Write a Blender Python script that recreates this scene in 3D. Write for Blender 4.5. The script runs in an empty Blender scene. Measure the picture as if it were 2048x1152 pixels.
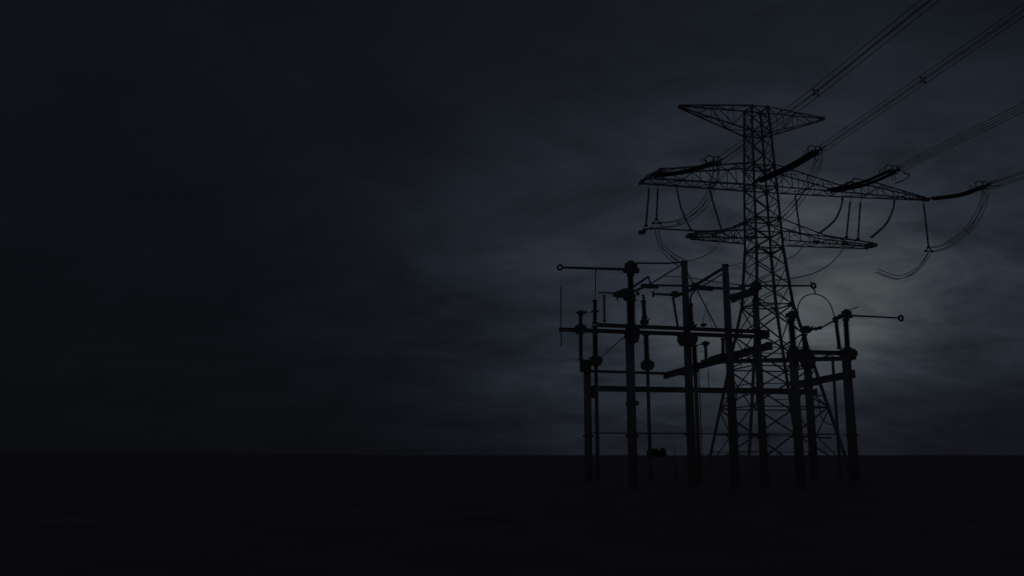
import bpy, math, random
from mathutils import Vector, noise
random.seed(7)
sc = bpy.context.scene
col = sc.collection
R = math.radians

# ------------------------------------------------------------------ camera
PITCH, F, HC = R(10.8), 1750.0, 1.7          # focal length in pixels of the 2048 px photograph
cam = bpy.data.cameras.new('camera')
cam.sensor_width = 36.0
cam.lens = 36.0 * F / 2048.0
cam.clip_start, cam.clip_end = 0.1, 9000.0
camo = bpy.data.objects.new('camera', cam)
camo.location = (0, 0, HC)
camo.rotation_euler = (math.pi / 2 + PITCH, 0, 0)
col.objects.link(camo)
sc.camera = camo

# ------------------------------------------------------------------ view, sky, sun
sc.view_settings.view_transform = 'Standard'
sc.view_settings.look = 'None'
sc.view_settings.gamma = 1.0
sc.view_settings.use_curve_mapping = False
sc.view_settings.exposure = -4.0
SUN_AZ, SUN_EL = R(18.8), R(8.4)             # azimuth to the right of the view direction
SUN = Vector((math.sin(SUN_AZ) * math.cos(SUN_EL), math.cos(SUN_AZ) * math.cos(SUN_EL), math.sin(SUN_EL)))

world = bpy.data.worlds.new('World')
sc.world = world
world.use_nodes = True
nt = world.node_tree
nt.nodes.clear()
L = nt.links.new


def N(kind, **kw):
    n = nt.nodes.new(kind)
    for k, val in kw.items():
        setattr(n, k, val)
    return n


def M(op, a, b=None, c=None):
    n = N('ShaderNodeMath', operation=op)
    for i, x in enumerate((a, b, c)):
        if x is None:
            continue
        if isinstance(x, (int, float)):
            n.inputs[i].default_value = x
        else:
            L(x, n.inputs[i])
    return n.outputs[0]


sky = N('ShaderNodeTexSky', sky_type='NISHITA')
sky.sun_disc = False
sky.sun_elevation = SUN_EL
sky.sun_rotation = SUN_AZ
tc = N('ShaderNodeTexCoord')
nrm = N('ShaderNodeVectorMath', operation='NORMALIZE')
L(tc.outputs['Generated'], nrm.inputs[0])
sep = N('ShaderNodeSeparateXYZ')
L(nrm.outputs[0], sep.inputs[0])
dx, dy, dz = sep.outputs
# the cloud deck, seen in perspective on a plane overhead
zz = M('ADD', M('MAXIMUM', dz, 0.0), 0.26)
cx, cy = M('DIVIDE', dx, zz), M('DIVIDE', dy, zz)
comb = N('ShaderNodeCombineXYZ')
L(cx, comb.inputs[0]); L(cy, comb.inputs[1])


def cloud_noise(scale, detail, rough, off, dist=0.0):
    mp = N('ShaderNodeMapping')
    mp.inputs['Location'].default_value = off
    mp.inputs['Rotation'].default_value = (0, 0, R(14))
    mp.inputs['Scale'].default_value = (1.0, 1.3, 1.0)
    L(comb.outputs[0], mp.inputs[0])
    n = N('ShaderNodeTexNoise')
    n.inputs['Scale'].default_value = scale
    n.inputs['Detail'].default_value = detail
    n.inputs['Roughness'].default_value = rough
    n.inputs['Distortion'].default_value = dist
    L(mp.outputs[0], n.inputs['Vector'])
    return n.outputs[0]


n1 = cloud_noise(0.85, 5, 0.55, (11.85, 6.4, 0.0), 0.3)
n2 = cloud_noise(2.9, 8, 0.62, (7.28, 6.25, 2.0), 0.5)
# the low sun behind the clouds: a tight core in a wide veil
dot = N('ShaderNodeVectorMath', operation='DOT_PRODUCT')
L(nrm.outputs[0], dot.inputs[0])
dot.inputs[1].default_value = SUN
ang = M('ARCCOSINE', M('MINIMUM', dot.outputs['Value'], 0.99999))
rise = M('SUBTRACT', dz, math.sin(SUN_EL))
ang2 = M('ADD', M('POWER', ang, 2.0), M('MULTIPLY', M('POWER', rise, 2.0), 0.8))   # the veil is wider than high
core = M('EXPONENT', M('MULTIPLY', M('POWER', M('DIVIDE', ang, 0.125), 2.0), -1.0))
wide = M('EXPONENT', M('MULTIPLY', ang2, -1.0 / 0.30 ** 2))
cl = M('ADD', M('MULTIPLY_ADD', n1, 2.5, -0.47), M('MULTIPLY_ADD', n2, 2.0, -0.78))   # thick and thin cloud
# a dark cloud bank low on the right, thinner cloud along the rest of the horizon
az = M('ARCTAN2', dx, dy)
bank = M('EXPONENT', M('MULTIPLY', M('ADD', M('POWER', M('DIVIDE', M('SUBTRACT', az, R(27.0)), R(13.0)), 2.0),
                                    M('POWER', M('DIVIDE', M('SUBTRACT', dz, 0.025), 0.085), 2.0)), -1.0))
bank = M('SUBTRACT', 1.0, M('MULTIPLY', bank, 0.78))
hz = N('ShaderNodeMapRange', interpolation_type='SMOOTHSTEP')
L(dz, hz.inputs['Value'])
hz.inputs['From Min'].default_value = 0.0
hz.inputs['From Max'].default_value = 0.14
hz.inputs['To Min'].default_value = 0.60
hz.inputs['To Max'].default_value = 1.0
glow = M('MULTIPLY', M('MULTIPLY', M('ADD', M('MULTIPLY', core, 0.54), M('MULTIPLY', wide, 0.54)), hz.outputs[0]), bank)
# overcast sky, brighter towards the zenith than along the horizon
base = M('MULTIPLY_ADD', M('MAXIMUM', dz, 0.0), 0.088, 0.063)
veil = M('ADD', M('MULTIPLY', M('MAXIMUM', cl, 0.2), glow), base)
hue = N('ShaderNodeValToRGB')
L(veil, hue.inputs[0])
el = hue.color_ramp.elements
el[0].position, el[0].color = 0.06, (0.88, 0.97, 1.33, 1)
el[1].position, el[1].color = 1.0, (0.87, 1.0, 1.09, 1)
for pos, c in ((0.11, (0.80, 0.96, 1.48, 1)), (0.20, (0.78, 1.0, 1.45, 1)), (0.60, (0.81, 1.0, 1.27, 1))):
    e_ = el.new(pos)
    e_.color = c
tone = M('MULTIPLY', veil, M('MULTIPLY_ADD', n2, 0.7, 0.65))
bg_cloud = N('ShaderNodeBackground')
L(hue.outputs[0], bg_cloud.inputs['Color'])
L(tone, bg_cloud.inputs['Strength'])
bg_sky = N('ShaderNodeBackground')
L(sky.outputs[0], bg_sky.inputs['Color'])
bg_sky.inputs['Strength'].default_value = 0.05
ms = N('ShaderNodeMixShader')
ms.inputs[0].default_value = 0.994            # almost closed overcast
L(bg_sky.outputs[0], ms.inputs[1]); L(bg_cloud.outputs[0], ms.inputs[2])
wo = N('ShaderNodeOutputWorld')
L(ms.outputs[0], wo.inputs['Surface'])

sl = bpy.data.lights.new('sun', 'SUN')
sl.energy = 0.5
sl.angle = R(14)
sl.color = (1.0, 0.95, 0.88)
slo = bpy.data.objects.new('sun', sl)
slo.rotation_euler = (-SUN).to_track_quat('-Z', 'Y').to_euler()
slo.location = (0, 0, 60)
col.objects.link(slo)


# ------------------------------------------------------------------ materials
def material(name, base, rough, var=0.25, scale=6.0, metallic=0.0, bump=0.15, dirt=None, spec=0.5):
    m = bpy.data.materials.new(name)
    m.use_nodes = True
    t = m.node_tree
    b = t.nodes['Principled BSDF']
    b.inputs['Roughness'].default_value = rough
    b.inputs['Metallic'].default_value = metallic
    b.inputs['Specular IOR Level'].default_value = spec
    g = t.nodes.new('ShaderNodeNewGeometry')
    no = t.nodes.new('ShaderNodeTexNoise')
    no.inputs['Scale'].default_value = scale
    no.inputs['Detail'].default_value = 6
    no.inputs['Roughness'].default_value = 0.65
    t.links.new(g.outputs['Position'], no.inputs['Vector'])
    rp = t.nodes.new('ShaderNodeValToRGB')
    d = dirt or tuple(c * (1 - var) for c in base)
    rp.color_ramp.elements[0].color = (*d, 1)
    rp.color_ramp.elements[0].position = 0.3
    rp.color_ramp.elements[1].color = (*base, 1)
    rp.color_ramp.elements[1].position = 0.65
    t.links.new(no.outputs[0], rp.inputs[0])
    t.links.new(rp.outputs[0], b.inputs['Base Color'])
    bp = t.nodes.new('ShaderNodeBump')
    bp.inputs['Strength'].default_value = bump
    bp.inputs['Distance'].default_value = 0.02
    t.links.new(no.outputs[0], bp.inputs['Height'])
    t.links.new(bp.outputs[0], b.inputs['Normal'])
    return m


STEEL = material('galvanised_steel', (0.60, 0.585, 0.57), 0.55, 0.3, 3.0, dirt=(0.46, 0.43, 0.41))
CONC = material('concrete', (0.60, 0.57, 0.55), 0.85, 0.3, 2.2, dirt=(0.46, 0.43, 0.42))
IRON = material('dark_fittings', (0.46, 0.44, 0.43), 0.5, 0.3, 9.0)
PORC = material('brown_porcelain', (0.20, 0.075, 0.06), 0.3, 0.3, 12.0, bump=0.03)
GREYPORC = material('grey_porcelain', (0.17, 0.17, 0.19), 0.3, 0.25, 12.0, bump=0.03)
ALU = material('weathered_aluminium', (0.45, 0.46, 0.50), 0.5, 0.2, 4.0)
SOIL = material('soil', (0.42, 0.355, 0.345), 0.95, 0.3, 0.35, bump=0.35, dirt=(0.31, 0.26, 0.255), spec=0.0)
GRASS = material('dry_grass', (0.45, 0.40, 0.39), 0.95, 0.2, 2.0, spec=0.0)
LEAF = material('shrub_leaf', (0.17, 0.145, 0.15), 0.8, 0.3, 5.0)
PALE = material('pale_concrete', (0.62, 0.60, 0.60), 0.85, 0.2, 5.0)


# ------------------------------------------------------------------ mesh helpers
def frame(d):
    d = Vector(d).normalized()
    a = Vector((0, 0, 1)) if abs(d.z) < 0.95 else Vector((1, 0, 0))
    s = d.cross(a).normalized()
    return d, s, s.cross(d).normalized()


class MB:
    def __init__(self):
        self.v, self.f = [], []

    def prism(self, a, b, sect_a, sect_b=None, caps=True):
        """extrude a closed 2-D section from a to b (second axis points upward)"""
        a, b = Vector(a), Vector(b)
        d, s, t = frame(b - a)
        sect_b = sect_b or sect_a
        o, n = len(self.v), len(sect_a)
        for p, sec in ((a, sect_a), (b, sect_b)):
            for x, y in sec:
                self.v.append(p + s * x + t * y)
        for i in range(n):
            j = (i + 1) % n
            self.f.append((o + i, o + j, o + n + j, o + n + i))
        if caps:
            self.f.append(tuple(o + i for i in range(n))[::-1])
            self.f.append(tuple(o + n + i for i in range(n)))
        return self

    def bar(self, a, b, w, h=None):
        h = h or w
        return self.prism(a, b, [(-w / 2, -h / 2), (w / 2, -h / 2), (w / 2, h / 2), (-w / 2, h / 2)])

    def angle(self, a, b, w, k=0.16):
        k = w * k
        q = w / 2
        return self.prism(a, b, [(-q, -q), (q, -q), (q, -q + k), (-q + k, -q + k), (-q + k, q), (-q, q)])

    def ibeam(self, a, b, w, h):
        k, q, p = h * 0.10, w / 2, h / 2
        m = w * 0.08
        return self.prism(a, b, [(-q, -p), (q, -p), (q, -p + k), (m, -p + k), (m, p - k), (q, p - k), (q, p),
                                 (-q, p), (-q, p - k), (-m, p - k), (-m, -p + k), (-q, -p + k)])

    def rod(self, a, b, r, r2=None, n=10):
        r2 = r if r2 is None else r2
        c = [(math.cos(2 * math.pi * i / n), math.sin(2 * math.pi * i / n)) for i in range(n)]
        return self.prism(a, b, [(x * r, y * r) for x, y in c], [(x * r2, y * r2) for x, y in c])

    def tube(self, pts, r, n=6):
        pts = [Vector(p) for p in pts]
        o = len(self.v)
        for i, p in enumerate(pts):
            d = pts[min(i + 1, len(pts) - 1)] - pts[max(i - 1, 0)]
            d, s, t = frame(d)
            for k in range(n):
                w = 2 * math.pi * k / n
                self.v.append(p + s * (r * math.cos(w)) + t * (r * math.sin(w)))
        for i in range(len(pts) - 1):
            for k in range(n):
                j = (k + 1) % n
                self.f.append((o + i * n + k, o + i * n + j, o + (i + 1) * n + j, o + (i + 1) * n + k))
        self.f.append(tuple(o + k for k in range(n))[::-1])
        e = o + (len(pts) - 1) * n
        self.f.append(tuple(e + k for k in range(n)))
        return self

    def lathe(self, path, prof, n=12):
        """prof: (fraction along the path, radius)"""
        path = [Vector(p) for p in path]
        seg = [(path[i + 1] - path[i]).length for i in range(len(path) - 1)]
        tot = sum(seg)

        def pos(u):
            x = u * tot
            for i, s_ in enumerate(seg):
                if x <= s_ or i == len(seg) - 1:
                    return path[i].lerp(path[i + 1], x / s_), (path[i + 1] - path[i])
                x -= s_
        o = len(self.v)
        for u, r in prof:
            p, d = pos(u)
            d, s, t = frame(d)
            for k in range(n):
                w = 2 * math.pi * k / n
                self.v.append(p + s * (r * math.cos(w)) + t * (r * math.sin(w)))
        for i in range(len(prof) - 1):
            for k in range(n):
                j = (k + 1) % n
                self.f.append((o + i * n + k, o + i * n + j, o + (i + 1) * n + j, o + (i + 1) * n + k))
        self.f.append(tuple(o + k for k in range(n))[::-1])
        e = o + (len(prof) - 1) * n
        self.f.append(tuple(e + k for k in range(n)))
        return self

    def torus(self, c, nrm_, Rr, r, n=24, m=8):
        c = Vector(c)
        d, s, t = frame(nrm_)
        o = len(self.v)
        for i in range(n):
            w = 2 * math.pi * i / n
            e = s * math.cos(w) + t * math.sin(w)
            for k in range(m):
                q = 2 * math.pi * k / m
                self.v.append(c + e * (Rr + r * math.cos(q)) + d * (r * math.sin(q)))
        for i in range(n):
            for k in range(m):
                i2, k2 = (i + 1) % n, (k + 1) % m
                self.f.append((o + i * m + k, o + i2 * m + k, o + i2 * m + k2, o + i * m + k2))
        return self

    def ball(self, c, rx, ry=None, rz=None, n=12, m=8):
        ry, rz = ry or rx, rz or rx
        c = Vector(c)
        o = len(self.v)
        for i in range(m + 1):
            a = math.pi * i / m
            for k in range(n):
                w = 2 * math.pi * k / n
                rr = max(math.sin(a), 0.02)
                self.v.append(c + Vector((rx * rr * math.cos(w), ry * rr * math.sin(w), rz * math.cos(a))))
        for i in range(m):
            for k in range(n):
                j = (k + 1) % n
                self.f.append((o + i * n + k, o + (i + 1) * n + k, o + (i + 1) * n + j, o + i * n + j))
        self.f.append(tuple(o + k for k in range(n)))
        e = o + m * n
        self.f.append(tuple(e + k for k in range(n))[::-1])
        return self

    def build(self, name, mat, parent=None, smooth=False):
        off = Vector((0, 0, 0))
        p = parent
        while p is not None:
            off += p.location
            p = p.parent
        me = bpy.data.meshes.new(name)
        if parent is None:                      # a one-mesh thing gets its origin at its own foot
            xs = [q.x for q in self.v]; ys = [q.y for q in self.v]; zs = [q.z for q in self.v]
            off = Vector(((min(xs) + max(xs)) / 2, (min(ys) + max(ys)) / 2, min(zs)))
        me.from_pydata([q - off for q in self.v], [], self.f)
        if smooth:
            me.polygons.foreach_set('use_smooth', [True] * len(me.polygons))
        me.materials.append(mat)
        me.update()
        o = bpy.data.objects.new(name, me)
        if parent is None:
            o.location = off
        o.parent = parent
        col.objects.link(o)
        return o


def tag(o, label, cat, group=None):
    o['label'] = label
    o['category'] = cat
    if group:
        o['group'] = group
    return o


def thing(name, label, cat, loc, group=None):
    o = bpy.data.objects.new(name, None)
    o.empty_display_size = 0.3
    o.location = loc
    col.objects.link(o)
    return tag(o, label, cat, group)


# ------------------------------------------------------------------ surveying: sight lines of the photograph crossed with real planes
CP, SP = math.cos(PITCH), math.sin(PITCH)


def ray(x, y):
    a, b = (x - 1024) / F, (576 - y) / F
    return Vector((a, CP - b * SP, SP + b * CP))


def at(x, y, Y):
    r = ray(x, y)
    return Vector((0, 0, HC)) + r * (Y / r.y)


def hit(x, y, P, D):
    r = ray(x, y)
    n = (-D[1], D[0])
    t = (P[0] * n[0] + P[1] * n[1]) / (r.x * n[0] + r.y * n[1])
    return Vector((0, 0, HC)) + r * t


def ppm(p):                                     # metres per photograph pixel at p
    return (p.y * CP + (p.z - HC) * SP) / F


TH = R(12.0)
U = Vector((math.cos(TH), math.sin(TH), 0))      # along the cross-arms and the switchgear rows
V = Vector((-U.y, U.x, 0))                       # away from the camera, across the rows


def plane(p0, off=0.0):
    P = Vector((p0[0], p0[1], 0)) + V * off
    return lambda x, y: hit(x, y, P, U)


PA0 = at(1265, 905, 45.0)
PB0 = at(1172, 905, 58.0)
PM0 = at(1705, 905, 56.0)
A, An, Af = plane(PA0), plane(PA0, -0.46), plane(PA0, 0.46)
B, Bn, Bf = plane(PB0), plane(PB0, -0.42), plane(PB0, 0.42)
Mm, Mn = plane(PM0), plane(PM0, -0.45)


def arc(pts, n=14):
    """smooth curve (Catmull-Rom) through the points"""
    pts = [Vector(p) for p in pts]
    q = [pts[0] * 2 - pts[1]] + pts + [pts[-1] * 2 - pts[-2]]
    out = []
    for i in range(1, len(q) - 2):
        for k in range(n):
            t = k / n
            p0, p1, p2, p3 = q[i - 1:i + 3]
            out.append(0.5 * ((2 * p1) + (p2 - p0) * t + (2 * p0 - 5 * p1 + 4 * p2 - p3) * t * t
                              + (3 * p1 - p0 - 3 * p2 + p3) * t ** 3))
    out.append(pts[-1])
    return out


# ------------------------------------------------------------------ ground
def ground_z(x, y):
    z = 0.10 * noise.noise(Vector((x * 0.05, y * 0.05, 0))) + 0.05 * noise.noise(Vector((x * 0.3, y * 0.3, 4)))
    far = max(0.0, min(1.0, (y - 120) / 250))
    s = max(0.0, min(1.0, (40 - x) / 330))
    z += far * 3.6 * s * s * (3 - 2 * s) * (1 - 0.8 * max(0.0, min(1.0, (y - 500) / 1500)))
    z += far * 0.55 * noise.noise(Vector((x * 0.013, y * 0.013, 2)))
    return z - 0.04


def build_ground():
    n = 120
    xs = [math.copysign(abs(t) ** 2.6, t) * 4000 for t in [(i - n) / n for i in range(2 * n + 1)]]
    ys = [math.copysign(abs(t) ** 2.4, t) * 4000 + 30 for t in [(i - n) / n for i in range(2 * n + 1)]]
    m = MB()
    for y in ys:
        for x in xs:
            m.v.append(Vector((x, y, ground_z(x, y))))
    w = len(xs)
    for j in range(len(ys) - 1):
        for i in range(w - 1):
            m.f.append((j * w + i, j * w + i + 1, (j + 1) * w + i + 1, (j + 1) * w + i))
    o = m.build('ground', SOIL, None, True)
    o['kind'] = 'structure'


build_ground()


def build_grass():
    m = MB()
    for i in range(3500):
        y = 55 + 110 * random.random() ** 0.9
        x = random.uniform(-0.62, 0.66) * y + random.uniform(-3, 3)
        if noise.noise(Vector((x * 0.13, y * 0.13, 9))) < random.uniform(-0.5, 0.35):
            continue
        z = ground_z(x, y) - 0.02
        h = random.uniform(0.05, 0.15) * (1.8 if random.random() < 0.06 else 1)
        for k in range(5):
            a = random.uniform(0, 6.28)
            c, s = math.cos(a), math.sin(a)
            l = random.uniform(0.2, 0.9) * h
            wd = random.uniform(0.006, 0.014)
            b0 = Vector((x + c * 0.03, y + s * 0.03, z))
            o = len(m.v)
            m.v += [b0 + Vector((-s * wd, c * wd, 0)), b0 + Vector((s * wd, -c * wd, 0)),
                    b0 + Vector((c * l * 0.3 + s * wd * .6, s * l * 0.3 - c * wd * .6, h * 0.65)),
                    b0 + Vector((c * l, s * l, h * random.uniform(0.85, 1.1)))]
            m.f += [(o, o + 1, o + 2), (o, o + 2, o + 3)]
    o = m.build('grass', GRASS)
    o['kind'] = 'stuff'
    tag(o, 'sparse dry grass tufts scattered over the dark open ground', 'grass')


build_grass()

# ------------------------------------------------------------------ lattice pylon
PC = Vector((29.55, 100.0, 0))
pylon = thing('lattice_pylon', 'tall steel lattice pylon with three pairs of cross-arms behind the switchgear posts', 'pylon', PC)
PROF = [(0, 12.0, 10.3), (18.65, 4.45, 3.8), (25.3, 3.35, 2.9), (33, 2.9, 2.5), (42.9, 2.15, 1.9)]


def width(z):
    for (z0, a0, b0), (z1, a1, b1) in zip(PROF, PROF[1:]):
        if z <= z1:
            t = (z - z0) / (z1 - z0)
            return a0 + (a1 - a0) * t, b0 + (b1 - b0) * t
    return PROF[-1][1:]


def W(s, t, z):
    return PC + U * s + V * t + Vector((0, 0, z))


def corner(i, z):
    a, b = width(z)
    return W((-.5, .5, .5, -.5)[i] * a, (-.5, -.5, .5, .5)[i] * b, z)


def sof(x, y, t):
    """arm coordinate and height of a pixel in the vertical plane t metres behind the pylon axis"""
    p = hit(x, y, PC + V * t, U)
    return (p - PC).dot(U), p.z


for i in range(4):
    m = MB()
    zs = [-0.3] + [q[0] for q in PROF[1:]]
    for z0, z1 in zip(zs, zs[1:]):
        w0 = 0.29 if z0 < 20 else 0.23
        m.angle(corner(i, max(z0, 0)) if z0 >= 0 else corner(i, 0) + Vector((0, 0, -.3)), corner(i, z1), w0, 0.2)
    m.build('leg', STEEL, pylon)
    g = corner(i, 0)
    MB().prism(g + Vector((0, 0, -.4)), g + Vector((0, 0, .35)), [(-.5, -.5), (.5, -.5), (.5, .5), (-.5, .5)],
               [(-.35, -.35), (.35, -.35), (.35, .35), (-.35, .35)]).build('footing', CONC, pylon)

LEVELS = [0.1, 6.9, 11.4, 15.2, 18.65, 21.0, 23.2, 25.3, 27.2, 28.95, 30.9, 32.8, 35.4, 37.5, 39.6, 41.3, 42.85]


def strut(name, a, b, w, parent=pylon):
    MB().angle(a, b, w).build(name, STEEL, parent)


for k, (z0, z1) in enumerate(zip(LEVELS, LEVELS[1:])):
    bw = 0.15 if z0 < 18 else 0.105
    for i in range(4):
        j = (i + 1) % 4
        a0, b0, a1, b1 = corner(i, z0), corner(j, z0), corner(i, z1), corner(j, z1)
        strut('brace', a0, b1, bw)
        off = (b0 - a0).cross(Vector((0, 0, 1))).normalized() * (bw * 0.55)
        strut('brace', b0 + off, a1 + off, bw)
        if k in (1, 2, 4, 7, 8, 9, 11, 12, 14, 16):
            strut('cross_strut', a0, b0, 0.15)
        if z0 < 15:                                   # secondary bracing of the wide lower panels
            wa, wb = (b0 - a0).length, (b1 - a1).length
            t = wa / (wa + wb)
            x = a0.lerp(b1, t)
            for p, q in ((a0, a1), (b0, b1)):
                strut('brace', p.lerp(q, t), x, 0.10)
                strut('brace', p.lerp(q, t * .5), p.lerp(x, .5), 0.09)
            if k in (1, 2):
                strut('brace', a0.lerp(b0, .5), x, 0.10)
    if k in (4, 7, 9, 11, 12, 16):                     # plan bracing
        strut('cross_strut', corner(0, z0), corner(2, z0), 0.11)
        strut('cross_strut', corner(1, z0) + Vector((0, 0, .12)), corner(3, z0) + Vector((0, 0, .12)), 0.11)
for i in range(4):                                     # closing frame on top
    strut('cross_strut', corner(i, 42.85), corner((i + 1) % 4, 42.85), 0.17)
for z in (18.65, 25.3, 28.95, 32.8, 35.4, 42.6):        # gusset plates at the nodes
    for i in range(4):
        c = corner(i, z)
        dirn = U if i in (0, 3) else -U
        MB().bar(c - Vector((0, 0, .38)) + dirn * .12, c + Vector((0, 0, .38)) + dirn * .12, 0.6, 0.05).build('gusset_plate', STEEL, pylon)
# climbing pegs along the near right leg
for k in range(30):
    c = corner(1, 3 + k * 1.3)
    MB().rod(c, c + U * .3 - V * .05, 0.018, n=5).build('step_bolt', STEEL, pylon)


def lerp_chain(pts, u):
    seg = [(b - a).length for a, b in zip(pts, pts[1:])]
    x = u * sum(seg)
    for i, s in enumerate(seg):
        if x <= s or i == len(seg) - 1:
            return pts[i].lerp(pts[i + 1], x / s)
        x -= s


def crossarm(name, label, chords, faces, n, cw, bw):
    m = MB()
    for ch in chords:
        for a, b in zip(ch, ch[1:]):
            m.angle(a, b, cw, 0.2)
    arm = m.build(name, STEEL, pylon)
    if label:
        arm['label'] = label
    for a, b, both in faces:
        for k in range(n):
            u0, u1 = k / n, (k + 1) / n
            p, q = (a, b) if k % 2 == 0 else (b, a)
            e, f = lerp_chain(chords[p], u0), lerp_chain(chords[q], u1)
            if (e - f).length > 0.25:
                strut('brace', e, f, bw, arm)
            if both:
                e, f = lerp_chain(chords[a], u1), lerp_chain(chords[b], u1)
                if (e - f).length > 0.3 and k < n - 1:
                    strut('brace', e, f, bw * .9, arm)
    return arm


# earth-wire arms on the top
aw, ah = width(42.85)
sL, zL = sof(1357, 209, 0)
sR, zR = sof(1648, 238, 0)
zt = (zL + zR) / 2
for sgn, s_ in ((-1, sL), (1, sR)):
    zb = 39.6
    ch = [[corner(0 if sgn < 0 else 1, 42.85), W(s_, -.12, zt)], [corner(3 if sgn < 0 else 2, 42.85), W(s_, .12, zt)],
          [corner(0 if sgn < 0 else 1, zb), W(s_, -.1, zt - .22)], [corner(3 if sgn < 0 else 2, zb), W(s_, .1, zt - .22)]]
    arm = crossarm('earth_wire_arm', None, ch, [(0, 1, True), (0, 2, True), (1, 3, True), (2, 3, False)], 4, 0.15, 0.085)
    MB().bar(W(s_ - .35 * (sgn > 0), 0, zt - .1), W(s_ + .35 * (sgn < 0), 0, zt - .1), 0.5, 0.36).build('tip_plate', STEEL, arm)

# main cross-arm, left: a deep box with a cut-off end
ZB = 32.8
a33, b33 = width(ZB)
sl0, _ = sof(1292, 357, -.9)
sl1, ztop = sof(1318, 343, 0)
at35 = 35.6
ch = [[corner(0, ZB), W(sl0, -1.0, ZB)], [corner(3, ZB), W(sl0, 1.0, ZB)],
      [corner(0, at35), W(sl1, -.85, ztop), W(sl0, -.95, ZB + .25)], [corner(3, at35), W(sl1, .85, ztop), W(sl0, .95, ZB + .25)]]
arm = crossarm('main_crossarm', 'deep box-shaped left main cross-arm with cut-off end', ch,
               [(0, 1, True), (0, 2, True), (1, 3, True), (2, 3, False)], 6, 0.18, 0.085)
MB().bar(W(sl0, -1.25, ZB), W(sl0, 1.25, ZB), 0.26, 0.26).build('end_beam', STEEL, arm)
MB().bar(W(sl1, -.95, ztop), W(sl1, .95, ztop), 0.5, 0.3).build('end_beam', STEEL, arm)
# main cross-arm, right: inner half tapering down, outer half a shallow hump to the tip
sr, _ = sof(1853, 402, 0)
sk, _ = sof(1682, 378, 0)
sh, zh = sof(1702, 360, 0)
sh2, zh2 = sof(1750, 369, 0)
ch = [[corner(1, ZB), W(sk, -.95, ZB), W(sr, -.15, ZB)], [corner(2, ZB), W(sk, .95, ZB), W(sr, .15, ZB)],
      [corner(1, at35), W(sk, -.8, ZB + .75), W(sh, -.75, zh), W(sh2, -.6, zh2), W(sr, -.12, ZB + .25)],
      [corner(2, at35), W(sk, .8, ZB + .75), W(sh, .75, zh), W(sh2, .6, zh2), W(sr, .12, ZB + .25)]]
arm = crossarm('main_crossarm', 'long right main cross-arm with humped outer half', ch,
               [(0, 1, True), (0, 2, True), (1, 3, True), (2, 3, False)], 10, 0.17, 0.08)
MB().bar(W(sr - .5, 0, ZB + .05), W(sr + .35, 0, ZB + .05), 0.3, 0.45).build('tip_plate', STEEL, arm)
# lower cross-arms
for sgn, px, py, side in ((-1, 1384, 471, (0, 3)), (1, 1742, 489, (1, 2))):
    s_, z_ = sof(px, py, 0)
    zb = 26.3
    k = 0.55
    wv = width(zb)[1] / 2
    ch = [[corner(side[0], zb), W(s_, -.55, zb)], [corner(side[1], zb), W(s_, .55, zb)],
          [corner(side[0], 28.95), W(s_ * k, -.75, zb + 1.0), W(s_, -.5, zb + .5)],
          [corner(side[1], 28.95), W(s_ * k, .75, zb + 1.0), W(s_, .5, zb + .5)],
          [corner(side[0], 27.4), W(s_, -.55, zb + .48)]]
    arm = crossarm('lower_crossarm', None, ch, [(0, 1, True), (0, 2, True), (1, 3, True), (0, 4, False)], 5, 0.15, 0.08)
    MB().bar(W(s_ - .55, 0, zb + .26), W(s_ + .5, 0, zb + .26), 1.15, 0.38).build('tip_plate', STEEL, arm)
    for q in (.45, .72):
        MB().bar(W(s_ * q - .4, -.7, zb + .15), W(s_ * q + .4, -.7, zb + .15), 0.1, 0.34).build('hanger_plate', STEEL, arm)


# ------------------------------------------------------------------ insulator strings and conductors
def disc_profile(length, r_disc, r_core, pitch):
    n = max(3, int(length / pitch))
    pr = [(0, r_core)]
    for i in range(n):
        u0 = (i + .15) / n
        pr += [(u0, r_core), (u0 + .35 / n, r_disc), (u0 + .5 / n, r_disc * .96), (u0 + .6 / n, r_core)]
    pr.append((1, r_core))
    return pr


def plen(path):
    return sum((Vector(b) - Vector(a)).length for a, b in zip(path, path[1:]))


def suspension_string(label, path, group, r=0.16, link=0.45, yoke=False, mat=GREYPORC, horn=True):
    """a hanging string of discs: hanger link, discs, lower clamp"""
    path = [Vector(p) for p in path]
    o = thing('insulator_string', label, 'insulator', path[0], group)
    d0 = (path[1] - path[0]).normalized()
    MB().tube([path[0], path[0] + d0 * link], 0.04).build('hanger_link', IRON, o)
    body = arc([path[0] + d0 * link] + path[1:], 10)
    MB().lathe(body, disc_profile(plen(body), r, r * .42, 0.27), 10).build('discs', mat, o, True)
    e = path[-1]
    if horn:
        MB().bar(e - U * .22, e + U * .22, 0.12, 0.2).build('clamp', IRON, o)
    if yoke:
        m = MB()
        m.bar(e, e + Vector((0, 0, -.5)) + U * .42, .10, .10).bar(e, e + Vector((0, 0, -.5)) - U * .42, .10, .10)
        m.bar(e + Vector((0, 0, -.52)) + U * .46, e + Vector((0, 0, -.52)) - U * .46, .12, .12)
        m.ball(e + Vector((0, 0, -.52)) + U * .45, .17).ball(e + Vector((0, 0, -.52)) - U * .45, .17).ball(e, .2)
        m.build('yoke', IRON, o)
    return o


g1 = 'hanging insulator strings below the left main cross-arm'
g2 = 'hanging insulator strings below the right main cross-arm'
arm_b, arm_f, arm_c = plane(PC, .95), plane(PC, -.95), plane(PC, 0)


def path_on(pl, pts):
    return [pl(x, y) for x, y in pts]


def from_chord(s_of_px, pts, pl):
    """string whose first point is moved up onto the cross-arm chord"""
    p = path_on(pl, pts)
    p[0].z = ZB - .1
    return p


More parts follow.
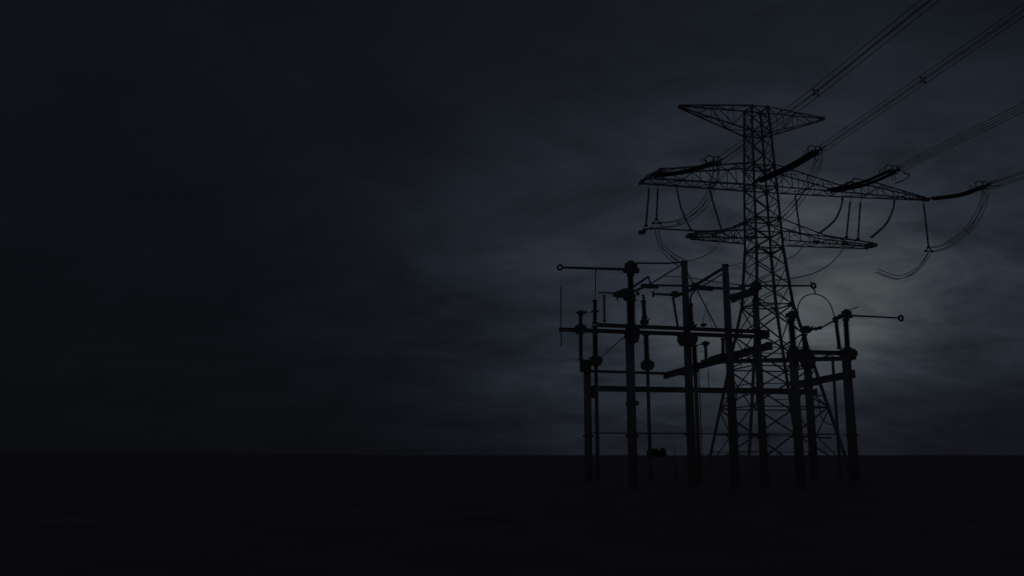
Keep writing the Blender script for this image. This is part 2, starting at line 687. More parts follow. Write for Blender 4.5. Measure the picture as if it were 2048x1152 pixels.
suspension_string('leftmost vertical insulator string, hanging from the outer end of the left main cross-arm',
                  from_chord(0, [(1299, 370), (1292, 452)], arm_b), g1)
suspension_string('vertical insulator string carrying the triangular yoke, second from the left end of the arm',
                  from_chord(0, [(1316, 372), (1313, 438)], arm_b), g1, yoke=True, horn=False)
suspension_string('slanting insulator string ending above the tip of the left lower cross-arm',
                  from_chord(0, [(1352, 373), (1363, 418), (1382, 460)], arm_c), g1)
suspension_string('slanting insulator string nearest the pylon, below the left main cross-arm',
                  from_chord(0, [(1418, 376), (1430, 418), (1444, 462)], arm_c), g1)
suspension_string('short insulator string just right of the pylon body, among the jumper cables',
                  from_chord(0, [(1590, 388), (1594, 420), (1601, 468)], arm_c), g2, mat=PORC)
suspension_string('curved insulator string sagging leftwards to the inner half of the right lower cross-arm',
                  arc(from_chord(0, [(1686, 392), (1682, 414), (1668, 442), (1640, 466)], arm_c), 5), g2, link=.7)
suspension_string('straight insulator string right of the inner curved string, with a hooked hanger',
                  from_chord(0, [(1703, 395), (1699, 415), (1693, 474)], arm_c), g2, link=.8)
suspension_string('straight insulator string meeting the outer end of the right lower cross-arm',
                  from_chord(0, [(1723, 396), (1720, 415), (1716, 478)], arm_c), g2, link=.8)
suspension_string('curved insulator string sagging leftwards to the tip of the right lower cross-arm',
                  arc(from_chord(0, [(1789, 398), (1786, 418), (1772, 448), (1744, 474)], arm_c), 5), g2, link=.7)
suspension_string('insulator string with a yoke, hanging from the far right tip of the main cross-arm',
                  from_chord(0, [(1847, 408), (1850, 430), (1857, 494)], arm_c), g2, link=.5, yoke=True, horn=False)

PHI = R(16.0)
D = Vector((math.sin(PHI), -math.cos(PHI), 0))       # conductors run past the camera on the right
SIDE = Vector((D.y, -D.x, 0)) * -1                   # horizontal, across the line
UP = Vector((0, 0, 1))
gt = 'double tension insulator strings at the line end of the main cross-arms'
gc = 'conductor bundles running to the upper right'
YOKES = []


def tension_set(label, start, mid, end, wires_px, wlabel, rr=.18, nspacer=(), sepn=.24):
    a = start
    e = hit(*end, a, D)
    mpt = a.lerp(e, .5)
    if mid:
        mpt = hit(*mid, a, D)
    o = thing('tension_insulator', label, 'insulator', a, gt)
    pth = arc([a + (mpt - a) * .12, mpt, e], 8)
    dirn = (e - mpt).normalized()
    for sg in (-1, 1):
        pp = [p + SIDE * (sepn * sg) - UP * (sepn * .45 * sg) for p in pth]
        MB().lathe(pp, disc_profile(plen(pp), rr, rr * .45, .17), 10).build('discs', PORC, o, True)
    MB().bar(a, pth[0], .14, .14).bar(pth[0] - SIDE * .42, pth[0] + SIDE * .42, .16, .1).build('yoke_plate', IRON, o)
    m = MB().bar(e - SIDE * .42, e + SIDE * .42, .2, .12).bar(e, e + dirn * .9, .5, .1)
    for sy in (-1, 1):
        for sz in (-1, 1):
            m.bar(e + dirn * .5, e + dirn * 1.3 + SIDE * (.28 * sy) + UP * (.28 * sz), .09, .09)
    m.build('line_yoke', IRON, o)
    for sg in (-1, 1):
        c = e + SIDE * (.40 * sg) + UP * (.26) - dirn * .1
        m = MB().torus(c, dirn + SIDE * (.16 * sg), .46, .06)
        m.bar(c - UP * .46, e + SIDE * (.3 * sg), .04)
        m.build('grading_ring', IRON, o, True)
    for sg in (-1, 1):
        c = e - dirn * (1.5 if sg > 0 else .3) + UP * (.42 * sg - .1) - SIDE * .25 * sg
        MB().torus(c, dirn + SIDE * .3, .30, .042).build('arcing_ring', IRON, o, True)
    # conductors
    c0 = e + dirn * 1.3
    far = [hit(*q, a, D) for q in wires_px]
    pts = arc([c0] + far + [far[-1] + (far[-1] - (far[-2] if len(far) > 1 else c0)).normalized() * 60], 10)
    wobj = thing('conductor_bundle', wlabel, 'power line', c0, gc)
    for sy in (-1, 1):
        for sz in (-1, 1):
            MB().tube([p + SIDE * (.28 * sy) + UP * (.28 * sz) for p in pts], .030, 6).build('wire', ALU, wobj, True)
    for (x, y) in nspacer:
        c = hit(x, y, a, D)
        c = min(pts, key=lambda q: (q - c).length) if False else c
        m = MB().torus(c, D, .19, .045, 16, 6)
        for sy in (-1, 1):
            for sz in (-1, 1):
                m.bar(c + SIDE * (.12 * sy) + UP * (.12 * sz), c + SIDE * (.31 * sy) + UP * (.31 * sz), .09)
        m.build('spacer', IRON, wobj)
    YOKES.append((e, dirn))
    return e


arm_ff = plane(PC, -1.25)
T1 = tension_set('double tension insulator lying along the left main cross-arm up to its bristling rings',
                 W(sl0 + .3, -1.15, ZB + .15), (1372, 343), (1428, 326), [(1570, 229), (1630, 185), (1860, 0)],
                 'conductor bundle passing behind the right top arm and leaving the picture at the top',
                 nspacer=[(1632, 185)], rr=.15, sepn=.15)
p0 = corner(0, ZB) - V * .2 + UP * .2
T2 = tension_set('double tension insulator climbing rightwards from the pylon body to two large rings',
                 p0, (1578, 335), (1632, 304), [(1845, 160), (2048, 20)],
                 'conductor bundle with the clear cross-shaped spacer, leaving at the top right corner',
                 nspacer=[(1846, 160)], rr=.2, sepn=.20)
T3 = tension_set('double tension insulator rising from the middle of the right main cross-arm',
                 arm_ff(1650, 383), (1722, 369), (1786, 343), [(1900, 287), (2048, 214)],
                 'conductor bundle leaving the right edge, second from the bottom', rr=.18)
T4 = tension_set('double tension insulator curving out beyond the far right tip of the main cross-arm',
                 W(sr + .3, 0, ZB + .1), (1920, 390), (1966, 374), [(2005, 364), (2048, 350)],
                 'lowest conductor bundle, leaving the right edge below the others', rr=.17, sepn=.14)

gj = 'drooping jumper cables around the pylon'


def jumper(label, centre, sy=.2, sz=.2, n4=4, spacers=(), r=.04):
    """bundle of parallel drooping cables along a 3-D centre line"""
    c = arc(centre, 10)
    o = thing('jumper_cable', label, 'cable', c[0], gj)
    offs = [(-1, -1), (1, -1), (-1, 1), (1, 1)][:n4] if n4 > 1 else [(0, 0)]
    for ox, oz in offs:
        pts = []
        for i, p in enumerate(c):
            d, s, t = frame(c[min(i + 1, len(c) - 1)] - c[max(i - 1, 0)])
            pts.append(p + s * (sy * ox) + t * (sz * oz))
        MB().tube(pts, r, 6).build('wire', ALU, o, True)
    for u in spacers:
        p = lerp_chain(c, u)
        i = min(range(len(c)), key=lambda k: (c[k] - p).length)
        d, s, t = frame(c[min(i + 1, len(c) - 1)] - c[max(i - 1, 0)])
        MB().bar(p - t * sz * 1.1 - s * sy * 1.1, p + t * sz * 1.1 + s * sy * 1.1, .07).bar(
            p - t * sz * 1.1 + s * sy * 1.1, p + t * sz * 1.1 - s * sy * 1.1, .06).build('spacer', IRON, o)
    return o


def along(p_start, p_end, px):
    """points of the photograph whose depth slides evenly from p_start to p_end"""
    out = []
    for i, (x, y) in enumerate(px):
        t = i / (len(px) - 1)
        out.append(at(x, y, p_start.y + (p_end.y - p_start.y) * t))
    return out


hang2 = arm_b(1316, 447)
jumper('jumper cables drooping from the left ring cluster to the triangular yoke on the left',
       along(T1, hang2, [(1434, 334), (1425, 372), (1408, 408), (1380, 434), (1350, 447), (1318, 450)]), .26, .26, spacers=(.75,))
p3 = A(1362, 524)
jumper('pair of cables falling from the triangular yoke to the tall middle post',
       along(hang2, p3, [(1313, 458), (1320, 487), (1337, 508), (1361, 525)]), .16, .16, 4, r=.028)
jumper('jumper cables falling from the two large rings behind the right side of the pylon',
       along(T2, corner(2, 28.0), [(1640, 312), (1628, 345), (1607, 385), (1580, 420), (1549, 448)]), .30, .30)
hang10 = arm_c(1860, 500)
jumper('jumper cables in a wide bow from the far right rings to the right hanging yoke',
       along(T4, hang10, [(1972, 384), (1962, 418), (1942, 452), (1912, 480), (1884, 495), (1858, 500)]), .26, .26, spacers=(.5,))
e4 = hang10 + U * -5.5 + V * -2.5
jumper('free cable ends curling away leftwards from the right hanging yoke',
       along(hang10, e4, [(1857, 505), (1842, 528), (1822, 546), (1796, 555), (1772, 549), (1753, 541)]), .18, .18, 3)
jumper('short hooked jumper below the rings in the middle of the right cross-arm',
       along(T3, T3 + V * .6, [(1806, 343), (1817, 348), (1808, 358), (1790, 365)]), .1, .1, 2)

# strain tube hanging across to the left lower cross-arm, with its counterweight
q = [hit(x, y, PC + V * .6, U) for x, y in [(1284, 462), (1302, 457), (1345, 459), (1395, 462), (1435, 461), (1465, 455), (1495, 446)]]
o = thing('jumper_tube', 'long rigid jumper tube reaching left from the lower cross-arm to a block-shaped counterweight', 'tube', q[0], None)
MB().tube(arc(q, 8), .095, 8).build('tube', ALU, o, True)
m = MB().bar(q[0] - U * .35 - UP * .2, q[0] + U * .3 - UP * .12, .5, .42).ball(q[0] + U * .3 + UP * .1, .26)
m.build('counterweight', IRON, o)
MB().torus(q[1], U, .22, .035, 16, 6).bar(q[1] + UP * .1, hang2 - UP * .1, .05).build('hanger', IRON, o)


def single_wire(label, pts, r=.028, cat='cable'):
    o = MB().tube(arc(pts, 10), r, 6).build('cable', ALU, None, True)
    return tag(o, label, cat, 'single connecting cables')


# ------------------------------------------------------------------ switchgear: posts
gp = 'thick posts of the switchgear'


def post(label, px, pl, top_py, wb, wt, group=gp, mat=CONC, band=872, name='support_post'):
    """round tapering post; px = pixel column at the horizon, wb / wt = widths in photograph pixels"""
    b = pl(px, 905)
    k = ppm(b)
    x, y = b.x, b.y
    # height: find z of the sight line through the top
    z = at(px, top_py, y).z
    gz = ground_z(x, y)
    o = thing(name, label, 'post', (x, y, gz), group)
    MB().rod((x, y, gz - .3), (x, y, z), wb * k / 2, wt * k / 2, 18).build('shaft', mat, o, True)
    MB().rod((x, y, z), (x, y, z + .06), wt * k / 2 * 1.12, n=18).build('top_cap', IRON, o)
    if band:
        zb_ = at(px, band, y).z
        r = wb * k / 2
        m = MB().rod((x, y, zb_ - .06), (x, y, zb_ + .06), r * 1.04, n=18)
        m.bar(Vector((x, y, zb_)) - U * (r + .10), Vector((x, y, zb_)) - U * r * .9, .10, .14)
        m.bar(Vector((x, y, zb_)) + U * (r + .10), Vector((x, y, zb_)) + U * r * .9, .10, .14)
        m.build('clamp_band', IRON, o)
    MB().rod((x, y, gz - .2), (x, y, gz + .12), wb * k / 2 * 1.5, n=18).build('footing', CONC, o)
    return o, Vector((x, y, 0)), z


P1 = post('leftmost thick post, its top below the outer left insulator', 1177, B, 738, 16, 15)
P2 = post('thick post under the high left arm with the ring end', 1265, A, 672, 19, 18)
P3 = post('tallest post, left of the two bare leaning-arm posts', 1383, A, 524, 19, 13, band=869)
P4 = post('tall bare post right of the tallest one, just left of the pylon', 1468, A, 531, 20, 13)
P5 = post('post in front of the pylon body carrying the middle switch head', 1527, A, 604, 17, 13)
P6 = post('thick post right of the pylon body, topped by a stubby cap', 1598, A, 706, 20, 17, band=873)
P7 = post('post between the stubby-capped one and the far right post', 1626, B, 722, 17, 16, band=874)
P8 = post('far right thick post under the pair of brown insulators', 1706, Mm, 716, 20, 18, band=870)
gs = 'slender posts of the switchgear'
post('slender post close to the leftmost thick post', 1195, B, 728, 8, 8, gs, STEEL, None, 'slender_post')
post('slender post between the ring-arm post and the tallest post', 1300, B, 740, 8, 7, gs, STEEL, None, 'slender_post')
post('slender post hugging the right side of the tallest post', 1397, Mm, 745, 9, 8, gs, STEEL, None, 'slender_post')
post('slender post just left of the far right post', 1678, plane(PM0, 4.0), 714, 6, 6, gs, STEEL, None, 'slender_post')
# thin conduit beside the tallest post
c0, c1 = Bf(1398, 735), Bf(1404, 905)
tag(MB().rod((c1.x, c1.y, -.1), (c1.x, c1.y, c0.z), .035, n=8).build('conduit', STEEL, None),
    'thin vertical conduit right of the slender post beside the tallest post', 'pipe')

# ------------------------------------------------------------------ switchgear: beams
gb = 'horizontal beams of the switchgear'


def beam(label, a, b, w, h, plates=0):
    o = thing('steel_beam', label, 'beam', a, gb)
    MB().ibeam(a, b, w, h).build('girder', STEEL, o)
    for e, dd in ((a, (b - a).normalized()), (b, (a - b).normalized())):
        MB().bar(e - dd * .03, e, w * 1.25, h * 1.25).build('end_plate', STEEL, o)
    for k in range(plates):
        p = a.lerp(b, (k + .7) / (plates + .4))
        MB().bar(p - UP * h * .44, p + UP * h * .44, w * .9, .02).build('stiffener', STEEL, o)
    return o


beam('upper of the two long parallel beams across the front posts', An(1197, 650), An(1535, 664), .2, .185, 7)
beam('lower of the two long parallel beams, reaching furthest left', Af(1120, 659), Af(1532, 674), .2, .20, 9)
beam('thin rear beam starting at the leftmost post, just above the heavy lower beam', Bn(1176, 742), Bn(1390, 749), .18, .17, 4)
beam('heavy low rear beam running across below all the others', Bf(1180, 777), Bf(1632, 784), .24, .37, 8)
beam('beam behind the pylon-side posts joining the far right post', Mn(1440, 723), Mn(1700, 717), .2, .26, 5)
beam('short upper beam left of the far right post, under the twin insulators', plane(PM0, .45)(1600, 704), plane(PM0, .45)(1712, 707), .25, .27, 3)
d0, d1 = B(1332, 751), A(1538, 692)
beam('slanting deep beam in the middle, running towards the viewer', d0, d1, .3, .36, 4)
e0, e1 = Bn(1600, 768), Mn(1706, 748)
beam('slanting deep beam at the right, running towards the viewer', e0, e1, .26, .44, 3)
# web plate of the middle slanting beam under the small insulator
g_ = [d0.lerp(d1, t) for t in (.42, .50, .62, .70)]
o = MB()
for s_, (i, j) in ((.20, (0, 1)), (.30, (1, 2)), (.20, (2, 3))):
    o.bar(g_[i] + UP * .18, g_[j] + UP * .18, .34, s_)
tag(o.build('mounting_bracket', STEEL), 'humped mounting bracket on the middle slanting beam', 'bracket')


def stay(label, a, b, r, name='stay_rod', cat='rod', mat=STEEL):
    o = MB().rod(a, b, r, n=8).build(name, mat)
    return tag(o, label, cat, 'thin rods of the switchgear')


stay('thin diagonal rod from the ring-arm post down to the slender left post', An(1250, 672), Bn(1203, 714), .03)
stay('thin horizontal rail low across the posts on the left', Bf(1178, 866), Bf(1560, 868), .045)
stay('thin horizontal rail low between the posts on the right', Bf(1585, 873), Bf(1662, 876), .06)
stay('long needle rod hanging at the left end of the lower parallel beam', Af(1121.5, 573), Af(1122.5, 692), .03)
stay('brace between the two short beams beside the far right post', Mn(1636, 718), Mn(1672, 706), .05)
stay('thin rod under the small capped insulator, above the low rear beam', Mm(1416, 738), Mm(1417.5, 776), .025)


# ------------------------------------------------------------------ switchgear: brackets and plates
def bracket(label, pl, x0, y0, x1, y1, depth, chamfer=True, cat='bracket', mat=IRON):
    """bolted bracket block, narrower towards the bottom"""
    c = pl((x0 + x1) / 2, (y0 + y1) / 2)
    k = ppm(c)
    w, h = (x1 - x0) * k, (y1 - y0) * k
    w = max(w - 0.4 * depth, w * .6)             # its depth is seen at a slant too
    o = thing('mounting_bracket' if cat == 'bracket' else 'drive_box', label, cat, c - UP * h / 2, None)
    m = MB()
    lo = .62 if chamfer else 1
    sec = lambda f: [(-w / 2 * f, -depth / 2), (w / 2 * f, -depth / 2), (w / 2 * f, depth / 2), (-w / 2 * f, depth / 2)]
    # prism along z: frame for vertical axis uses x as helper, so orient by hand
    for z0, f0, z1, f1 in ((-h / 2, lo, -h * .1, 1), (-h * .1, 1, h * .42, 1), (h * .42, .8, h / 2, .8)):
        n0 = len(m.v)
        for z, f in ((z0, f0), (z1, f1)):
            for a_, b_ in sec(f):
                m.v.append(c + U * a_ + V * b_ + UP * z)
        m.f += [(n0, n0 + 1, n0 + 5, n0 + 4), (n0 + 1, n0 + 2, n0 + 6, n0 + 5), (n0 + 2, n0 + 3, n0 + 7, n0 + 6),
                (n0 + 3, n0, n0 + 4, n0 + 7), (n0 + 3, n0 + 2, n0 + 1, n0), (n0 + 4, n0 + 5, n0 + 6, n0 + 7)]
    m.build('body', mat, o)
    for sx in (-1, 1):
        for sz in (-.2, .25):
            p = c + U * (w * .36 * sx) - V * (depth / 2) + UP * (h * sz)
            MB().rod(p, p - V * .05, .035, n=6).build('bolt', STEEL, o)
    return o


bracket('bracket clamping both parallel beams to the ring-arm post', A, 1247, 656, 1281, 686, .7)
bracket('bracket under the parallel beams at the tallest post', A, 1353, 668, 1397, 691, .7)
bracket('rounded bracket at the left end of the lower parallel beam', Af, 1148, 650, 1174, 668, .45)
bracket('bracket on top of the leftmost thick post', B, 1158, 720, 1184, 744, .5, False)
bracket('plate bracket on the slender left post', Bn, 1176, 714, 1207, 731, .6)
bracket('plate bracket on the slender post left of the tallest post', B, 1280, 723, 1310, 740, .6)
bracket('bracket at the left end of the heavy low beam', B, 1180, 772, 1196, 796, .6)
bracket('bracket clamping the front beams to the stubby-capped post', A, 1574, 700, 1606, 724, .8)
bracket('bracket on the post left of the far right one', Bn, 1600, 710, 1631, 736, .7)
bracket('end box on top of the far right post', Mm, 1679, 698, 1711, 720, .8, False)
bracket('square end block of the front parallel beams', An, 1514, 664, 1536, 677, .9, False)
bracket('small bracket pair on the shaft of the ring-arm post', A, 1250, 802, 1279, 811, .5, False)


# ------------------------------------------------------------------ switchgear: post insulators
gi = 'ribbed post insulators of the switchgear'


def insulator(label, pl, xt, yt, xb, yb, w, mat=PORC, cap=1.2, pitch=4.2, group=gi):
    t, b = pl(xt, yt), pl(xb, yb)
    k = ppm(b)
    r = w * k / 2
    L_ = (t - b).length
    o = thing('post_insulator', label, 'insulator', b, group)
    d = (t - b).normalized()
    MB().rod(b, b + d * .10, r * cap, n=14).build('base_flange', IRON, o)
    MB().rod(t - d * .12, t, r * cap * .9, n=14).build('top_flange', IRON, o)
    n = max(4, int(L_ / (pitch * k)))
    pr = [(0, r * .64)]
    for i in range(n):
        u0 = .03 + .94 * i / n
        s = .94 / n
        pr += [(u0, r * .64), (u0 + s * .25, r), (u0 + s * .42, r * .97), (u0 + s * .6, r * .64)]
    pr.append((1, r * .64))
    MB().lathe([b + d * .1, t - d * .12], pr, 14).build('sheds', mat, o, True)
    return o


insulator('tall thick insulator on the ring-arm post, upper part', A, 1261, 548, 1261.5, 584, 14, GREYPORC)
insulator('tall thick insulator on the ring-arm post, lower part', A, 1261.5, 598, 1262.5, 657, 20, GREYPORC)
insulator('outer left insulator standing on the leftmost post', B, 1161, 628, 1162, 721, 9, GREYPORC)
insulator('upper insulator of the slender left stack', Bn, 1190, 600, 1190, 648, 10, GREYPORC)
insulator('lower insulator of the slender left stack', Bn, 1190, 651, 1191, 715, 13, PORC)
insulator('very slim insulator standing on the upper parallel beam at the left', An, 1208, 590, 1209, 644, 5, GREYPORC)
insulator('short red-brown insulator right of the ring-arm post', B, 1287, 601, 1289, 636, 11)
insulator('longer insulator below the beams right of the ring-arm post', B, 1292, 668, 1294, 722, 13, GREYPORC)
insulator('dark insulator on the beam at the right side of the tallest post', An, 1381, 607, 1383, 648, 10, GREYPORC)
insulator('dark insulator below the beams at the right side of the tallest post', Mm, 1388, 690, 1391, 744, 13, GREYPORC)
insulator('small capped insulator on the middle slanting beam', Mm, 1411, 690, 1413, 733, 8, GREYPORC)
insulator('brown insulator below the beams just left of the tall bare post', plane(PM0, -3), 1446, 676, 1446, 712, 9)
insulator('thick insulator under the stubby cap right of the pylon body', A, 1582, 638, 1587, 700, 16, GREYPORC)
insulator('insulator with a clamp head left of the looping cable', Bn, 1608, 668, 1612, 712, 13, GREYPORC)
insulator('left and thinner of the twin brown insulators at the far right', Mm, 1672, 642, 1679, 698, 9.5)
insulator('right and thicker of the twin brown insulators at the far right', Mm, 1691.5, 638, 1695, 698, 13)
insulator('slim slanting insulator left of the tallest post', B, 1346, 594, 1356, 657, 6, GREYPORC, 1.1)
insulator('insulator behind the post in front of the pylon body', A, 1508, 572, 1512, 602, 12, GREYPORC)

# clamps and caps on them
gk = 'clamps and caps of the insulators'


def clamp(label, pl, x, y, w, h, depth=.3, horns=True):
    c = pl(x, y)
    k = ppm(c)
    w, h = w * k, h * k
    m = MB().bar(c - U * w / 2, c + U * w / 2, depth, h * .55).rod(c - UP * h / 2, c + UP * h / 2, w * .34, n=10)
    if horns:
        m.bar(c + U * w * .3 + UP * h * .1, c + U * w * .75 + UP * h * .5, .06, .08)
        m.bar(c - U * w * .3 + UP * h * .1, c - U * w * .62 - UP * h * .15, .06, .08)
    return tag(m.build('clamp', IRON), label, 'clamp', gk)


clamp('clamp cap on the outer left insulator', B, 1162, 625, 17, 7)
clamp('clamp between the two insulators right of the ring-arm post', B, 1289, 644, 15, 15)
clamp('cap head of the small insulator on the middle slanting beam', Mm, 1411, 687, 13, 9, .4, False)
clamp('small star-shaped clamp on the parallel beam between the tall posts', An, 1407, 650, 9, 7)
clamp('clamp head above the insulator left of the looping cable', Bn, 1613, 659, 20, 14, .4)
clamp('clamp on the thinner twin insulator', Mm, 1672, 637, 11, 8)
clamp('stubby cap on the thick post right of the pylon body', A, 1584, 630, 19, 15, .5)
clamp('beam clamp at the foot of the slim slanting insulator', An, 1355, 656, 9, 7)
clamp('beam clamp above the bracket at the tallest post', An, 1384, 653, 14, 9)
clamp('clamp on the slender stack at the left', Bn, 1190, 623, 12, 6)


# ------------------------------------------------------------------ switchgear: contact arms with rings
ga = 'horizontal contact arms of the switches'


def contact_arm(label, pl, hx, hy, hw, hh, x0, y0, x1, y1, ring, r_px, turn=.2):
    h = pl(hx, hy)
    k = ppm(h)
    o = thing('contact_arm', label, 'switch arm', h, ga)
    m = MB().bar(h - U * hw * k * .36, h + U * hw * k * .36, .36, hh * k * .8)
    m.ball(h + UP * hh * k * .25, hw * k * .32, .24, hh * k * .42)
    m.bar(h - U * hw * k * .5 - UP * hh * k * .2, h + U * hw * k * .5 - UP * hh * k * .2, .26, hh * k * .4)
    m.rod(h - UP * hh * k * .7, h, .15, n=10)
    m.build('head', IRON, o)
    a, b = pl(x0, y0), pl(x1, y1)
    MB().rod(a, b, r_px * k * 1.15, r_px * k * .9, 10).build('tube', ALU, o, True)
    if ring:
        d = (b - a).normalized()
        c = b + d * (ring * k)
        MB().torus(c, (d * turn - V), ring * k * .8, ring * k * .34, 24, 8).build('end_ring', IRON, o, True)
    return o, k


contact_arm('high left contact arm with a ring at its outer end', A, 1262, 536, 31, 24, 1250, 538.5, 1126, 535, 6, 2.6, .9)
contact_arm('thin middle contact arm reaching right to a ring over the looping cable', A, 1512, 572, 20, 18, 1478, 571.5, 1621, 571.5, 6.5, 2.0)
contact_arm('far right contact arm ending in an open ring in the sky', Mm, 1693, 629, 23, 17, 1699, 631, 1796, 636, 6.5, 1.8)
o, k = contact_arm('lower left switch head with a short thin arm', A, 1252, 588, 38, 18, 1240, 586.5, 1197, 585, 0, 1.6)
c = A(1238, 587)
MB().ball(c, .26, .22, .16).bar(c - U * .3 - UP * .1, c + U * .3 - UP * .1, .25, .14).bar(c - U * .1 - UP * .1, c - U * .1 - UP * .4, .06).build('drive_head', IRON, o)
o, k = contact_arm('short arm with a flat T-shaped end left of the tallest post', B, 1350, 588, 18, 10, 1344, 589.5, 1307, 588, 0, 2.2)
c = B(1306.5, 588)
MB().bar(c - UP * .2, c + UP * .2, .16, .13).build('contact_plate', IRON, o)
a_, b_ = B(1355, 591), B(1387, 578)
MB().bar(a_, b_, .22, .24).build('link_arm', IRON, o)
# whisker on the far right head
stay('thin whisker rod on the head of the far right contact arm', Mm(1694, 621), Mm(1717, 614), .03)
tag(MB().rod(Bn(1612, 660), Bn(1644, 655), .09, n=8).rod(Bn(1644, 655), Mm(1672, 639), .05, .06, n=8)
    .ball(Bn(1632, 657.5), .17, .15, .14).ball(Bn(1640, 655.5), .14).build('link_rod', ALU),
    'bent link rod from the clamp head up to the twin brown insulators', 'rod')
tag(MB().bar(Mm(1676, 636), Mm(1686, 631), .14, .14).ball(Mm(1680, 633), .16).build('connector', IRON),
    'small connector between the heads of the twin brown insulators', 'connector')
gl = 'folding lever arms beside the tall posts'


def lever(label, rods, blocks, pl):
    p = pl(*rods[0][:2])
    o = thing('lever_arm', label, 'switch arm', p, gl)
    k = ppm(p)
    for x0, y0, x1, y1, w in rods:
        MB().bar(pl(x0, y0), pl(x1, y1), w * k, w * k).build('rod', ALU, o)
    for x0, y0, x1, y1, w in blocks:
        MB().bar(pl(x0, y0), pl(x1, y1), .22, w * k).build('sleeve', IRON, o)
    return o


lever('folded lever arm between the ring-arm post and the tallest post',
      [(1266, 574, 1297, 553, 4.5), (1297, 553, 1301, 569, 3), (1266, 584, 1294, 571, 5), (1312, 570.5, 1366, 571.5, 3.8),
       (1302, 567, 1364, 529, 2.8)],
      [(1283, 572, 1316, 573, 8)], plane(PA0, -.05))
lever('folded lever arm between the two tallest posts',
      [(1390, 571, 1452, 533, 6), (1402, 574, 1456, 541, 2.6), (1424, 576.5, 1490, 577, 5), (1374, 571.5, 1392, 573, 3.5)],
      [(1391, 574.5, 1425, 577.5, 8.5), (1384, 568, 1393, 578, 9)], plane(PA0, .05))
stay('thin rod slanting down from the middle lever joint to the parallel beams', An(1394, 580), An(1435, 659), .035)
stay('thin rod from the top of the tallest post to the middle lever joint', A(1369, 533), A(1387, 569), .03)
stay('faint thin rod crossing the slanting rod between the tall posts', Bf(1415, 604), Bf(1404, 652), .02)
stay('second faint rod fanning out below the crossing of the slanting rods', Bf(1414, 622), Bf(1425, 657), .02)
# bent connecting pipes
tag(MB().tube(arc([A(1275, 587), B(1283, 588), B(1287, 593), B(1287.5, 602)], 6), .09, 8).build('bent_pipe', ALU, None, True),
    'bent pipe curving from the lower left switch head down to the short brown insulator', 'pipe')
tag(MB().tube(arc([A(1390, 581), An(1384, 588), An(1381, 597), An(1381, 608)], 6), .055, 8).build('bent_pipe', ALU, None, True),
    'bent pipe curving down from the middle lever joint to the dark insulator', 'pipe')
# tilted drive box in front of the pylon's left leg
b0_, b1_ = A(1467, 596), A(1506, 583)
o = thing('drive_box', 'tilted drive box left of the middle switch head, before the pylon leg', 'drive box', b0_)
MB().bar(b0_, b1_, .5, .40).build('housing', IRON, o)
MB().bar(b0_ - (b1_ - b0_).normalized() * .06, b0_, .56, .48).build('end_cover', IRON, o)
MB().torus(b0_.lerp(b1_, .4) - UP * .32, V, .16, .025, 16, 6).build('handle', IRON, o)
MB().bar(b0_.lerp(b1_, .7), A(1512, 572), .3, .25).build('link', IRON, o)

# ------------------------------------------------------------------ connecting cables of the switchgear
single_wire('slack cable from the left ring-arm head to the top of the tallest post',
            [A(1274, 526), A(1300, 526.5), A(1335, 526.5), A(1364, 524)], .05)
q = W(sof(1440, 486, 0)[0], -.4, 26.2)
single_wire('cable swinging from the tallest post up to the left lower cross-arm',
            along(A(1367, 524), q, [(1367, 524), (1392, 519), (1418, 507), (1432, 496), (1440, 486)]), .045)
q = corner(0, 24.8)
single_wire('short cable from the second tall post back to the pylon leg',
            along(A(1456, 532), q, [(1456, 532), (1470, 530), (1487, 524)]), .045)
q = W(sof(1607, 487, 0)[0], .3, 26.2)
single_wire('cable from under the right lower cross-arm curving to the pylon body',
            along(q, corner(1, 23.5), [(1607, 488), (1600, 500), (1588, 511), (1567, 521)]), .045)
q = W(sof(1690, 491, 0)[0], .3, 26.2)
single_wire('long cable drooping from the right lower cross-arm to behind the middle switch head',
            along(q, A(1520, 562), [(1690, 492), (1676, 512), (1655, 532), (1626, 547), (1590, 556), (1555, 560), (1518, 566)]), .045)
single_wire('looping cable arching from the stubby cap to the thinner twin insulator',
            along(A(1594, 624), Mm(1670, 636), [(1594, 624), (1598, 607), (1609, 593), (1627, 588), (1645, 593), (1660, 608), (1670, 636)]), .035)
stay('short rod hanging from the ring over the looping cable', A(1621, 563), at(1632, 588, 49.5), .035)
single_wire('cable hanging from the high left contact arm to the slender stack',
            along(A(1193, 540), Bn(1190, 601), [(1193, 540), (1191.5, 555), (1191, 580), (1190, 601)]), .04)
single_wire('short cable from the outer left insulator to the slender stack',
            [B(1165, 624), B(1177, 626), B(1188, 620)], .03)
single_wire('faint slack cable running right behind the two tall posts',
            [Bf(1326, 552), Bf(1365, 554), Bf(1400, 559), Bf(1450, 566), Bf(1482, 570)], .03)
single_wire('short cable to the cap head of the small insulator',
            [Mm(1394, 688), Mm(1403, 689), Mm(1411, 687)], .025)
single_wire('cable drooping behind the posts at the lower right',
            [Bf(1636, 800), Bf(1644, 836), Bf(1658, 848), Bf(1676, 845)], .04)


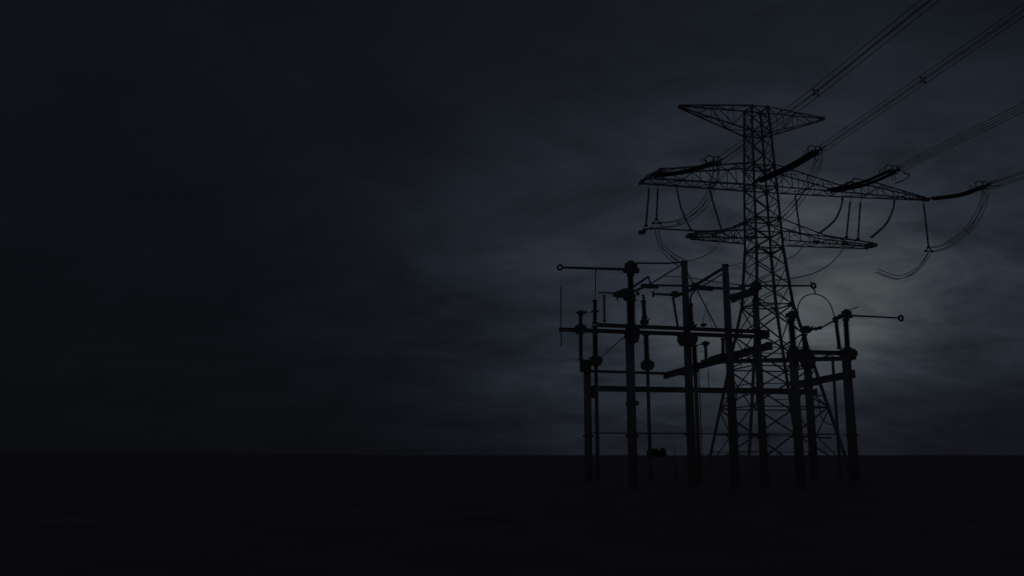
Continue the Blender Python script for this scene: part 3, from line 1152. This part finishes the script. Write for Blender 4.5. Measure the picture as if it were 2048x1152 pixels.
# ------------------------------------------------------------------ low plants and markers on the ground
def shrub(label, base, rx, ry, h, n):
    o = thing('shrub', label, 'shrub', base)
    m = MB()
    for k in range(9):
        a = random.uniform(0, 6.28)
        m.tube([base, base + Vector((math.cos(a) * rx * .4, math.sin(a) * ry * .4, h * .5)),
                base + Vector((math.cos(a) * rx * .75, math.sin(a) * ry * .75, h * random.uniform(.6, 1)))], .05, 5)
    m.build('stems', LEAF, o)
    m = MB()
    for k in range(n):
        while True:
            p = Vector((random.uniform(-1, 1), random.uniform(-1, 1), random.uniform(0, 1)))
            if p.x * p.x + p.y * p.y + (p.z - .3) ** 2 * 1.6 < 1 and noise.noise(p * 2.6 + Vector((base.x, 0, 0))) > -.22:
                break
        c = base + Vector((p.x * rx, p.y * ry, p.z * h))
        d = Vector((random.uniform(-1, 1), random.uniform(-1, 1), random.uniform(-1, 1))).normalized()
        d, s, t = frame(d)
        l, w = random.uniform(.4, .9), random.uniform(.2, .45)
        i = len(m.v)
        m.v += [c - s * l, c + t * w, c + s * l, c - t * w]
        m.f.append((i, i + 1, i + 2, i + 3))
    m.build('leaves', LEAF, o)


sb = at(1307, 909.8, 850)
shrub('low dense thicket on the horizon under the slender post', Vector((sb.x, sb.y, -.2)), 7.0, 6.0, 7.8, 3200)
shrub('small tuft-like shrub right of the low dense thicket', Vector((at(1326, 909.8, 850).x, 852, -.2)), 3.8, 3.4, 8.4, 1000)


def weed(label, x, y_top, Y):
    b = at(x, 909.8, Y)
    b.z = -.05
    top = at(x, y_top, Y).z
    o = thing('weed', label, 'plant', b, 'weeds standing out against the sky')
    m = MB().tube([b, b + Vector((.03, 0, top * .6)), b + Vector((.0, 0, top))], .018, 5)
    m.build('stem', LEAF, o)
    m = MB()
    for k in range(14):
        z = top * random.uniform(.25, 1)
        a = random.uniform(0, 6.28)
        l = random.uniform(.08, .2)
        c = b + Vector((0, 0, z))
        i = len(m.v)
        m.v += [c, c + Vector((math.cos(a) * l * .5 - .03, math.sin(a) * l * .5, .06)), c + Vector((math.cos(a) * l, math.sin(a) * l, .03)),
                c + Vector((math.cos(a) * l * .5 + .03, math.sin(a) * l * .5, .0))]
        m.f.append((i, i + 1, i + 2, i + 3))
    m.build('leaves', LEAF, o)


weed('thin tall weed between the slender post and the tallest post', 1349, 893, 60)
weed('low weed tip between the two posts in front of the pylon', 1556, 903, 70)

mk = at(1307, 935, 52)
m = MB()
m.prism((mk.x, mk.y, -.1), (mk.x, mk.y, .72), [(-.09, -.09), (.09, -.09), (.09, .09), (-.09, .09)],
        [(-.075, -.075), (.075, -.075), (.075, .075), (-.075, .075)])
m.prism((mk.x, mk.y, .72), (mk.x, mk.y, .78), [(-.075, -.075), (.075, -.075), (.075, .075), (-.075, .075)],
        [(-.03, -.03), (.03, -.03), (.03, .03), (-.03, .03)])
tag(m.build('marker_post', PALE), 'short pale marker post in the dark ground below the low shrub', 'marker post')
mk = at(1194, 935, 52)
m = MB()
m.bar((mk.x - .35, mk.y, .14), (mk.x + .35, mk.y, .14), .5, .16)
m.bar((mk.x - .3, mk.y, .23), (mk.x + .28, mk.y, .23), .42, .02)
tag(m.build('cover_slab', PALE), 'flat pale cover slab lying in the dark ground left of the ring-arm post', 'slab')
